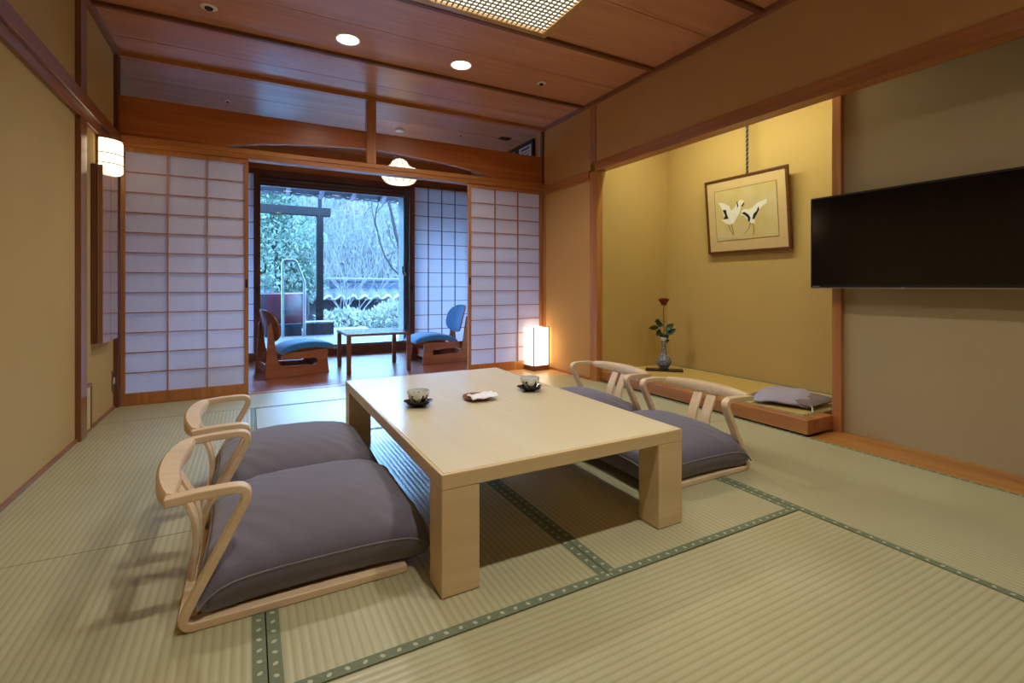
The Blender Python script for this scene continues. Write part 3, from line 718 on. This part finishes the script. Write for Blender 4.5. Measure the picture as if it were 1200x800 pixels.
o = m.build('bloom', plain('red_petal', (128,18,34), .5, .12, 60), t, smooth=70, fixn=False); sd = o.modifiers.new('thick', 'SOLIDIFY'); sd.thickness = .0012
m = MB()
for i in range(5):
    a = 2*pi*i/5; m.add([(.006*cos(a),.006*sin(a),.371),(.022*cos(a+.3),.022*sin(a+.3),.374),(.038*cos(a),.038*sin(a),.366),(.022*cos(a-.3),.022*sin(a-.3),.374)], [(0,1,2,3)])
m.build('sepals', green, t)
vr = Vector((cos(.72), -sin(.72), 0)); vd = Vector((sin(.72), cos(.72), 0))  # sideways and depth of the spray
def leaf(cx, cz, L, ang, tilt, dep=0):
    m = MB(); ca, sa = cos(ang), sin(ang)
    def f(p, q):
        u = L*p; w = L*.30*sin(pi*p**.85)*(2*q-1); z = -.12*L*(2*q-1)**2 + .10*L*sin(pi*p)
        X = u*ca - w*sa*cos(tilt); Z = u*sa + w*ca*cos(tilt); D = w*sin(tilt)+z
        return Vector((0,0,cz)) + vr*(cx+X) + Vector((0,0,Z)) + vd*(D+dep)
    m.grid(f, 10, 6); o = m.build('leaf', green, t, smooth=60, fixn=False); s = o.modifiers.new('thick', 'SOLIDIFY'); s.thickness = .001
for a in ((-.045,.165,.090,pi+.1,.5,0),(-.03,.165,.085,pi*.62,.4,.01),(-.035,.150,.075,-pi*.62,.4,-.01),(-.01,.175,.05,pi*.7,.5,.0),(.015,.135,.100,.75,.5,.0),(.02,.10,.105,.55,.7,-.01),(.0,.075,.085,pi*.78,.6,0),(.005,.045,.08,1.1,.5,.01),(.005,.03,.05,.4,.6,0)): leaf(*a)
m = MB()
for pts in ([(0,.06),(-.02,.11),(-.05,.165)],[(0,.03),(.015,.09),(.02,.135)],[(0,.22),(-.05,.245),(-.075,.225)],[(0,.215),(.014,.225),(.02,.21)]): m.tube([Vector((0,0,z))+vr*x for x, z in pts], .002, 6)
m.build('twig', stemg, t, smooth=60)
leaf(-.045, .238, .045, pi+.6, .5)

# ------------------------------------------------------------------ cushion and cloth on the alcove floor
t = thing('floor_cushion', 'thin brown floor cushion with white tassels on the end of the alcove floor', 'cushion', (3.22, 1.985, .0995), R(4))
def zb(sg, a=.17, b=.205, H=.032):
    def f(p, q):
        u, v = 2*p-1, 2*q-1; h = ((1-abs(u)**4)*(1-abs(v)**4))**.5; return (a*u*(1-.04*(1-v*v)), b*v*(1-.04*(1-u*u)), .034 + sg*H*h + .003*sin(9*u+4*v)*h)
    return f
MB().grid(zb(1), 26, 26).grid(zb(-1), 26, 26, flip=True).build('cover', M['zab'], t, smooth=60, weld=1e-5)
for sx in (-1, 1):
    for sy in (-1, 1): MB().tube([(sx*.168, sy*.203, .034), (sx*.178, sy*.212, .028), (sx*.182, sy*.216, .004)], [.003,.004,.006], 7).build('tassel', M['tassel'], t, smooth=60)
def drape(p, q):
    u, v = 2*p-1, 2*q-1
    x = .150*u; y = .165*v
    z = .064 + .012*((1-abs(u)**3)*(1-abs(v)**3))**.5 + .003*sin(5*u+2*v) + .002*sin(8*v)
    sag = max(0, -u-.5)*.09 + max(0, -v-.6)*.05 + max(0, v-.5)*.06
    return (x - .02 - .05*max(0, -u-.3)*(1+v)*.6, y + .02*u, max(z - sag, .012))
o = MB().grid(drape, 30, 30).build('folded_cloth', M['lilac'], None, (3.20, 2.02, .1015), smooth=70); o.rotation_euler = (0,0,R(16)); s = o.modifiers.new('thick', 'SOLIDIFY'); s.thickness = .006; s.offset = 1
tag(o, 'lilac grey cloth draped over the brown floor cushion in the alcove', 'cloth')

# ------------------------------------------------------------------ garden beyond the glass
ter = MB().box(-3, 1.95, YG+.08, 9.6, -.02, .10).build('ground_deck', plain('deck_stone', (58,55,58), .5, .1, 12)); struct(ter)
struct(MB().grid(lambda p, q: (-25+60*p, 6.5+20*q, -.12 + .04*sin(p*40)*sin(q*30)), 40, 20).build('ground', plain('pale_gravel', (100,98,96), .9, .06, 90)))
# eave
m = MB()
m.prism([(YG+.06, 2.62), (8.0, 2.285), (8.02, 2.33), (YG+.06, 2.70)], lambda a, b, t: (t, a, b), -2.5, 5.0)
ev = struct(m.build('roof_eave', plain('eave_wood', (52,50,56), .7)))
m = MB()
for i in range(52):
    x = -2.4+.145*i; m.tube([(x-.07, 8.0, 2.285), (x-.035, 8.01, 2.265), (x, 8.01, 2.258), (x+.035, 8.01, 2.265), (x+.07, 8.0, 2.285)], .022, 6)
struct(m.build('roof_eave_tiles', plain('eave_tile', (70,70,76), .6), ev, smooth=60))
for i in range(-4, 9):
    x = .5+.465*i
    r_ = MB().prism([(YG+.06, 2.56), (8.03, 2.225), (8.03, 2.285), (YG+.06, 2.62)], lambda a, b, t: (t, a, b), x-.028, x+.028).build('rafter', plain('rafter_wood', (90,88,96), .7) if i == -4 else bpy.data.materials['rafter_wood'], ev)
    struct(r_)
pb = thing('post_and_beam', 'dark wooden post and crossbeam standing over the outdoor bath', 'post', (1.05, 8.85, .10))
dk = wood('dark_outdoor_wood', (6,5,5), (10,8,9), 'z', .6)
MB().box(-.055, .055, -.055, .055, 0, 1.97).build('post', dk, pb, bevel=.004)
MB().box(-2.2, .17, -.065, .065, 1.97, 2.11).build('beam', dk, pb, bevel=.004)
MB().box(-.03, .03, -.03, .03, 2.11, 2.40).build('strut', dk, pb, bevel=.003)
def tubmat():
    t = NT('maroon_glaze'); n = t.noise(t.coord((1,1,.7)), 4.2, 4, .6, .6); n2 = t.noise(t.coord(), 14, 4)
    c = t.ramp(n, [(.45, s2l((24,22,24))), (.56, s2l((54,9,21))), (.68, s2l((32,18,22)))])
    t.bsdf(Base_Color=t.mix(t.math('MULTIPLY', n2, .35), c, s2l((38,35,38))), Roughness=.35); return t.m
tb = thing('bath_tub', 'large round maroon ceramic outdoor bath tub on the terrace', 'bath tub', (.245, 9.10, .10))
MB().lathe([(0,0),(.50,0),(.60,.10),(.665,.32),(.66,.55),(.635,.655),(.60,.665),(.585,.64),(.60,.40),(.55,.2),(0,.16)], n=56).build('basin', tubmat(), tb, smooth=50, weld=1e-6)
MB().lathe([(0,.57),(.595,.57)], n=56).build('water', plain('bath_water', (120,160,170), .05, .02), tb, weld=1e-6)
hr = thing('handrail', 'white steel handrail in front of the maroon bath tub', 'handrail', (0, 8.21, .10))
hp = [(.446,0,0),(.446,0,1.13),(.455,0,1.165),(.49,0,1.178),(.60,0,1.178),(.63,0,1.165),(.745,0,.86),(.751,0,.83),(.751,0,0)]
MB().tube(hp, .021, 10).build('rail', M['steel'], hr, smooth=60)
for x in (.446, .751): MB().lathe([(0,0),(.045,0),(.045,.012),(.02,.016)], (x,0,0), 20).build('foot_plate', M['steel'], hr, smooth=40)
sb = thing('step_box', 'dark wooden step box beside the outdoor handrail', 'step', (.985, 8.56, .10))
MB().box(-.205, .215, -.26, .02, 0, .185).build('body', plain('step_stone', (28,24,26), .6, .1, 14), sb, bevel=.004); MB().box(-.213, .225, -.27, .03, .185, .212).build('tread', plain('step_tread', (78,78,81), .5, .08, 12), sb, bevel=.004)
lp = thing('stone_plinth', 'low dark plinth in front of the maroon bath tub behind the handrail', 'plinth', (.50, 8.42, .10)); MB().box(-.3, .22, -.12, 0, 0, .19).build('body', plain('plinth_stone', (24,22,24), .6, .1, 14), lp, bevel=.006)
# garden wall
gw = thing('garden_wall', 'long plastered garden wall with a tiled coping beyond the hedge', 'wall', (0, 13.1, -.15))
MB().box(-9, 12, -.1, .1, 0, .70).build('body', plaster('wall_grey', (32,33,38)), gw)
m = MB().prism([(-.42,.68),(-.40,.74),(0,1.02),(.40,.74),(.42,.68),(0,.92)], lambda a, b, t: (t, a, b), -9, 12)
m.build('coping', plain('tile_grey', (40,42,48), .5), gw)
m = MB()
for i in range(72):
    x = -8.9+.29*i
    def tf(p, q, x=x): return (x+.27*p, -.44+.36*q, .70+.30*q*.85+.045*sin(p*pi*1.0)*(1-.2*q)+.012)
    m.grid(tf, 8, 2); m.add([(x+.27*k/8, -.445, .685+.045*sin(k/8*pi)+.012) for k in range(9)]+[(x+.27*k/8, -.445, .665+.02*sin(k/8*pi)) for k in range(8, -1, -1)], [tuple(range(18))])
for i in range(72):
    x = -8.9+.29*i; m.tube([(x+.27*k/8, -.45, .700+.075*sin(k/8*pi)-.03*sin(k/4*pi)) for k in range(9)], [.012+.022*sin(k/8*pi) for k in range(9)], 6, 1)  # pale crescents painted as the highlight along each tile front
m.build('roof_tiles', [plain('roof_tile', (28,31,38), .35, .1, 20), plain('roof_tile_highlight', (104,108,112), .4, .1, 20)], gw, smooth=50, fixn=False)
m = MB().box(-9, 12, -.09, .09, .98, 1.12).tube([(-9,0,1.16),(12,0,1.16)], .085, 10); m.build('ridge', plain('ridge_tile', (26,29,36), .4), gw, smooth=50)

def leafmat(name, c1, c2, tr=.35):
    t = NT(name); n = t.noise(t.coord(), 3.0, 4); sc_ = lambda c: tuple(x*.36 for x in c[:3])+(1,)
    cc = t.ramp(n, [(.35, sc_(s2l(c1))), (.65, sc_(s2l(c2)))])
    a = t.new('ShaderNodeBsdfDiffuse', {'Color': cc}); b = t.new('ShaderNodeBsdfTranslucent', {'Color': cc})
    t.surf(t.new('ShaderNodeMixShader', {0: tr, 1: a.outputs[0], 2: b.outputs[0]}).outputs[0]); return t.m
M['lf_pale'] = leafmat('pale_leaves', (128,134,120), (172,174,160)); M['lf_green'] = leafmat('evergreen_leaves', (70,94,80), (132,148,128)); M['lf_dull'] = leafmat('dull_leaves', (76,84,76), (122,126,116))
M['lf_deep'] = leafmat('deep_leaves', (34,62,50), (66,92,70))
M['bark'] = plain('bark', (26,23,22), .9, .15, 20); M['twig'] = plain('pale_twig', (74,72,71), .9, .08, 20)
def leaves(m, n, fn, L, rr, up=0):
    for _ in range(n):
        p = Vector(fn()); d = Vector((rr.gauss(0,1), rr.gauss(0,1), rr.gauss(0,1)+up)).normalized(); s = d.cross(Vector((rr.gauss(0,1), rr.gauss(0,1), rr.gauss(0,1)))).normalized(); l = L*rr.uniform(.6,1.3)
        m.add([p, p+d*l*.5+s*l*.2, p+d*l, p+d*l*.5-s*l*.2], [(0,1,2,3)])
rr = random.Random(11)
# hedge row
h = thing('hedge', 'long pale clipped hedge in front of the garden wall', 'hedge', (0, 11.7, -.12))
m = MB()
def hp_():
    x = rr.uniform(1.35, 6.0); a = rr.uniform(0, pi); top = .52+.10*sin(x*2.3)+.05*sin(x*7)+.12*max(0, (x-2.4)*.4); r_ = rr.random()**.4
    return (x, -.1+.55*r_*cos(a), top*(.05+.95*r_*sin(a)))
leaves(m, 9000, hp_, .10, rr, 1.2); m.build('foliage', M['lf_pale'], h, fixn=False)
for x_ in (1.6, 2.4, 4): MB().tube([(x_,0,0),(x_,0,.3)], .02).build('stem', M['bark'], h)
s = thing('shrub', 'small low grey green shrub on the gravel in front of the pale hedge', 'shrub', (2.72, 10.25, -.12)); m = MB()
def sp_():
    a = rr.uniform(0, 2*pi); r_ = rr.random()**.5; return (.7*r_*cos(a), .4*r_*sin(a), .05+.16*(1-r_*r_)*rr.uniform(.3,1.1))
leaves(m, 1400, sp_, .08, rr, .6); m.build('foliage', M['lf_dull'], s, fixn=False); MB().tube([(0,0,0),(0,0,.12)], .015).build('stem', M['bark'], s)
# trees
def tree(name, label, cat, loc, blobs, n, L, mat, trunk, group=None):
    t = thing(name, label, cat, loc, 0, group); m = MB()
    def f():
        cx, cy, cz, rx, rz = rr.choice(blobs); a = rr.uniform(0, 2*pi); b = math.acos(rr.uniform(-1, 1)); q = rr.random()**.35
        return (cx+rx*q*sin(b)*cos(a), cy+rx*q*sin(b)*sin(a), cz+rz*q*cos(b))
    leaves(m, n, f, L, rr); m.build('crown', mat, t, fixn=False)
    k = MB(); k.tube(trunk, [.10-.07*i/(len(trunk)-1) for i in range(len(trunk))], 8)
    for cx, cy, cz, rx, rz in blobs: k.tube([trunk[-2], ((cx+trunk[-2][0])/2, (cy+trunk[-2][1])/2, (cz+trunk[-2][2])/2+.1), (cx, cy, cz)], [.04,.03,.012], 6)
    k.build('trunk', M['bark'], t, smooth=60); return t
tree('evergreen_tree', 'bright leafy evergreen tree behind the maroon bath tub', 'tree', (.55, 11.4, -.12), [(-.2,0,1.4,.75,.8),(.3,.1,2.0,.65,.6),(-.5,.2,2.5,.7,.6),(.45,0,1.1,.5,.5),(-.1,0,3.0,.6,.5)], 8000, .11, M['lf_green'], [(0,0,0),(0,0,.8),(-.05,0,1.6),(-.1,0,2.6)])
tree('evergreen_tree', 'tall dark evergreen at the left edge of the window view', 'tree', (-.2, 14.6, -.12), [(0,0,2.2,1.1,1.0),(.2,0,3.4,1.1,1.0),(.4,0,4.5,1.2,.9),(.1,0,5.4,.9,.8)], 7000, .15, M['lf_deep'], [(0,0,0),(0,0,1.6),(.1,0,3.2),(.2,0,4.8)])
def branchy(m, p, d, L, r, depth, spread=.5, upb=.15):
    q = [Vector(p)]; dd = Vector(d).normalized()
    for i in range(4):
        dd = (dd+Vector((rr.gauss(0,.12), rr.gauss(0,.12), rr.gauss(0,.08)+upb*.2))).normalized(); q.append(q[-1]+dd*L/4)
    m.tube(q, [r*(1-.12*i) for i in range(5)], 6 if r > .02 else 4, cap=False)
    if depth:
        for i in range(rr.choice((2,3,3))):
            k = rr.choice((2,3,4)); nd = (dd+Vector((rr.gauss(0,spread), rr.gauss(0,spread), rr.gauss(0,spread)+upb))).normalized(); branchy(m, q[k], nd, L*rr.uniform(.6,.85), r*.6, depth-1, spread, upb)
bt = thing('bare_tree', 'leafless dark tree leaning in at the right edge of the window view', 'tree', (3.12, 10.9, -.12)); m = MB()
m.tube([(0,0,0),(-.05,0,1.0),(-.12,0,1.9)], [.075,.065,.055], 8); branchy(m, (-.12,0,1.85), (-.35,0,1), 1.5, .042, 4); branchy(m, (-.1,0,1.5), (.5,0,1), 1.3, .035, 4); branchy(m, (-.1,0,1.85), (.05,.1,1), 1.4, .035, 4); branchy(m, (-.08,0,1.2), (-.75,0,.9), 1.2, .026, 3)
m.build('trunk', M['bark'], bt, smooth=60)
bs = thing('bare_shrub', 'pale leafless shrub of many thin stems in front of the garden wall', 'shrub', (2.15, 12.4, -.12)); bs.scale = (1, .22, 1); m = MB()
for i in range(7): branchy(m, (rr.uniform(-.08,.08), rr.uniform(-.05,.05), 0), (rr.uniform(-.45,.45), rr.uniform(-.2,.2), 1), 1.0, .016, 3, .45)
m.build('stems', M['twig'], bs, smooth=60)
# hillside with its leafless thicket
def hz(x, y): return -.12 + min(max(0, y-14.5), 11)*.52 + .35*sin(x*.5+y*.3)*min(1, max(0, y-15)/3)
struct(MB().grid(lambda p, q: (-22+54*p, 14.5+17*q, hz(-22+54*p, 14.5+17*q)), 60, 30).build('hillside', leafmat('hill_undergrowth', (64,72,72), (110,116,112), 0.1), smooth=60))
m = MB()
for _ in range(15000):
    x = rr.uniform(-6, 14); y = 15.2+10*rr.random()**1.3; y += 1.4 if x < 1.6 else 0; z = hz(x, y); h_ = rr.uniform(.5, 2.2); d = Vector((rr.gauss(0,.35), rr.gauss(0,.35), 1)).normalized(); w = rr.uniform(.008,.022); a = rr.uniform(0, pi); s_ = Vector((cos(a), sin(a), 0))*w
    p = Vector((x, y, z-.1)) + d*rr.uniform(0, 1.2); m.add([p-s_, p+s_, p+d*h_+Vector((rr.gauss(0,.2),0,0))], [(0,1,2)])
n_tw = len(m.f)
leaves(m, 14000, lambda: (lambda x, y: (x, y, hz(x, y)+rr.uniform(.2, 2.2)))(rr.uniform(1.7, 14), 15.2+10*rr.random()**1.2), .16, rr)
m.mi = [0]*n_tw + [1]*(len(m.f)-n_tw)
th = m.build('thicket', [M['twig'], M['lf_dull']], None, fixn=False); tag(th, 'grey thicket covering the hillside beyond the garden wall', 'thicket', None, 'stuff')

for q_ in ('dark_outdoor_wood','wall_grey','roof_tile','tile_grey','ridge_tile','step_stone','step_tread','plinth_stone','deck_stone','pale_gravel','eave_wood','eave_tile','rafter_wood','bark','pale_twig','maroon_glaze','bath_water','white_steel'):
    for nd in bpy.data.materials[q_].node_tree.nodes:
        if nd.type == 'BSDF_PRINCIPLED': nd.inputs['Specular IOR Level'].default_value = .08
# ------------------------------------------------------------------ light
def area(name, loc, rot, sx, sy, col, e):
    l = bpy.data.lights.new(name, 'AREA'); l.shape = 'RECTANGLE'; l.size = sx; l.size_y = sy; l.color = col; l.energy = e
    o = bpy.data.objects.new(name, l); C.objects.link(o); o.location = loc; o.rotation_euler = rot; return o
def spot(name, loc, col, e, ang=150, blend=.9, r=.04):
    l = bpy.data.lights.new(name, 'SPOT'); l.color = col; l.energy = e; l.spot_size = R(ang); l.spot_blend = blend; l.shadow_soft_size = r
    o = bpy.data.objects.new(name, l); C.objects.link(o); o.location = loc; return o
WARM = (1.0, .965, .91)
for i, (x, y) in enumerate(((.60, 3.51), (1.44, 3.50), (.60, .62), (1.44, .62))): spot('downlight_beam', (x, y, ZC-.012), WARM, 50, 150)
area('alcove_lamp', (XR+.20, 2.55, 2.33), (0, R(-24), 0), .05, 1.3, (.97, 1.0, .70), 10)
w = bpy.data.worlds.new('sky'); bpy.context.scene.world = w; w.use_nodes = True
bg = w.node_tree.nodes['Background']; bg.inputs[0].default_value = (.25, .53, 1.0, 1); bg.inputs[1].default_value = 54
po = area('window_portal', (1.0, YG+.12, 1.15), (R(-90), 0, 0), 4.2, 2.2, (1,1,1), 1); po.data.cycles.is_portal = True

# ------------------------------------------------------------------ camera and output
cam = bpy.data.cameras.new('camera'); co = bpy.data.objects.new('camera', cam); C.objects.link(co)
cam.sensor_width = 36; cam.lens = 569.775/1200*36; cam.shift_y = -(400-335.08)/1200; cam.clip_start = .02
co.location = (0, 0, .88); co.rotation_euler = (R(90), 0, -.4948)
sc = bpy.context.scene; sc.camera = co
sc.view_settings.view_transform = 'Standard'; sc.view_settings.look = 'None'; sc.view_settings.gamma = 1; sc.view_settings.use_curve_mapping = False
sc.view_settings.exposure = 0.55
sc.cycles.use_denoising = True; sc.cycles.max_bounces = 10; sc.cycles.diffuse_bounces = 6; sc.cycles.transparent_max_bounces = 12; sc.cycles.sample_clamp_indirect = 6
